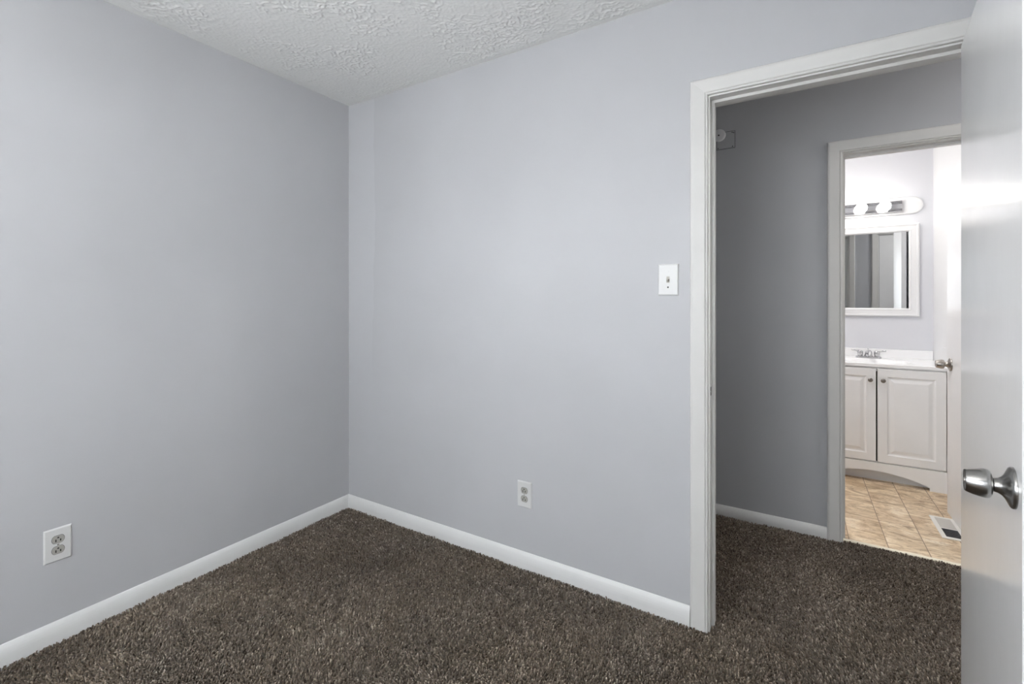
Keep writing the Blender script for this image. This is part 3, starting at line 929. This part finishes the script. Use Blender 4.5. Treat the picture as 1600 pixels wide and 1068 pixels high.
mb.lathe([(0.012, 0.027), (0.022, 0.0245), (0.036, 0.021), (0.048, 0.018), (0.054, 0.012), (0.057, 0.003)], Matrix.Identity(4), 32)
mb.tube([(0, 0.002, 0.030), (0, -0.025, 0.046), (0, -0.055, 0.050), (0, -0.085, 0.045), (0, -0.098, 0.034), (0, -0.100, 0.024)], [0.016, 0.0165, 0.0145, 0.013, 0.0125, 0.012], 20)
mb.build('spout', M['chrome'], fa)
mb = MB().tube([(0, 0.016, 0.040), (0, 0.018, 0.066)], 0.0022, 10)
mb.lathe([(0.064, 0.003), (0.067, 0.0055), (0.072, 0.0050), (0.074, 0.002)], Matrix.Translation((0, 0.018, 0)), 16)
mb.build('lift_rod', M['chrome'], fa)
for sx_ in (-1, 1):
    mb = MB()
    mb.lathe([(0.012, 0.0155), (0.024, 0.0165), (0.030, 0.0180), (0.044, 0.0185), (0.052, 0.0165), (0.055, 0.008)], Matrix.Translation((sx_ * 0.051, 0, 0)), 24)
    mb.tube([(sx_ * 0.056, 0, 0.049), (sx_ * 0.075, -0.002, 0.053), (sx_ * 0.098, -0.006, 0.056), (sx_ * 0.106, -0.007, 0.057)], [0.0085, 0.0065, 0.0055, 0.004], 14)
    mb.build('handle', M['chrome'], fa)

# ------------------------------------------------------------------ mirror
mir = tag(empty('wall_mirror', (2.790, BY1 - 0.001, 1.4865), (0, 0, R(0.0))), 'white framed mirror on the bathroom wall above the vanity', 'mirror')
mb = MB()
FR = [(0, 0), (0, 0.018), (0.004, 0.024), (0.012, 0.025), (0.018, 0.022), (0.046, 0.020), (0.050, 0.022), (0.056, 0.020), (0.062, 0.013), (0.062, 0.0)]
rectframe(mb, -0.301, 0.301, -0.347, 0.347, FR, 0, -1)
mb.build('frame', M['bathdoor'], mir)
# the glass sits a hair out of square in its frame
g_ = MB().box(-0.243, 0.243, -0.0015, 0.0015, -0.289, 0.289).build('glass', M['mirror'], mir, (0, -0.0085, 0), (0, 0, -R(0.9)))

# ------------------------------------------------------------------ vanity light bar
LBX, LBZ = 2.74, 1.968
lb = tag(empty('vanity_light', (LBX, BY1, LBZ)), 'chrome vanity light bar with glowing globe bulbs above the mirror', 'wall light')
mb = MB()
rr = []
for d_, k in ((0, 0), (0.008, 0), (0.013, 0.004), (0.014, 0.010)):
    rr.append([Vector((x_, -d_ , y_)) for x_, y_ in stadium(0.750 - 2 * k, 0.128 - 2 * k, 18)])
mb.rings(rr)
mb.build('backplate', M['bathdoor'], lb)
# fluted chrome strip
zz = []
prof = []
for k in range(41):
    z_ = -0.045 + 0.080 * k / 40
    d_ = 0.034 + (0.004 * abs(math.sin(k * math.pi / 3)) if abs(z_ + 0.005) > 0.018 else 0.003)
    prof.append((d_, z_))
prof = [(0.013, -0.047)] + prof + [(0.013, 0.037)]
mb = MB().rings([[Vector((x_, -d_, z_)) for d_, z_ in prof] for x_ in (-0.25, 0.25)])
mb.build('fluted_strip', M['chrome'], lb)
for k in range(3):
    xk = (k - 1) * 0.141
    s_ = MB().lathe([(0, 0.021), (0.014, 0.020), (0.016, 0.018)], Matrix.Translation((xk, -0.037, -0.004)) @ FACE, 24).build('socket', M['plastic'], lb)
    rr_ = 0.037
    pr = [(0.0, 0.014), (0.008, 0.017)] + [(0.044 - rr_ * math.cos(a), rr_ * math.sin(a)) for a in [R(32) + i * R(146) / 16 for i in range(17)]]
    MB().lathe(pr, Matrix.Translation((xk, -0.050, -0.004)) @ FACE, 32).build('bulb', M['bulb'], s_)

# ------------------------------------------------------------------ floor register
rg = tag(empty('floor_register', (3.035, 1.568, 0.0)), 'white metal floor vent beside the open bathroom door', 'floor vent')
mb = MB()
rings = []
for o, z_ in ((0, 0.0), (0, 0.002), (0.003, 0.004), (0.020, 0.0042), (0.022, 0.001)):
    rings.append([Vector((-0.055 + o, -0.152 + o, z_)), Vector((0.055 - o, -0.152 + o, z_)), Vector((0.055 - o, 0.152 - o, z_)), Vector((-0.055 + o, 0.152 - o, z_))])
mb.rings(rings, caps=False)
mb.box(-0.034, 0.034, -0.019, -0.012, 0.001, 0.0042)
mb.build('frame', M['register'], rg)
MB().box(-0.034, 0.034, -0.131, 0.131, 0.0002, 0.0010).build('duct_opening', M['black'], rg)
for k in range(9):
    yk = -0.126 + k * 0.0126
    MB().box(-0.034, 0.034, yk, yk + 0.003, 0.001, 0.0036).build('louvre', M['louvre_shaded'], rg)
for k in range(14):
    yk = -0.009 + k * 0.0101
    MB().box(-0.034, 0.034, yk, yk + 0.0078, 0.001, 0.0038).build('louvre', M['louvre_lit'], rg)
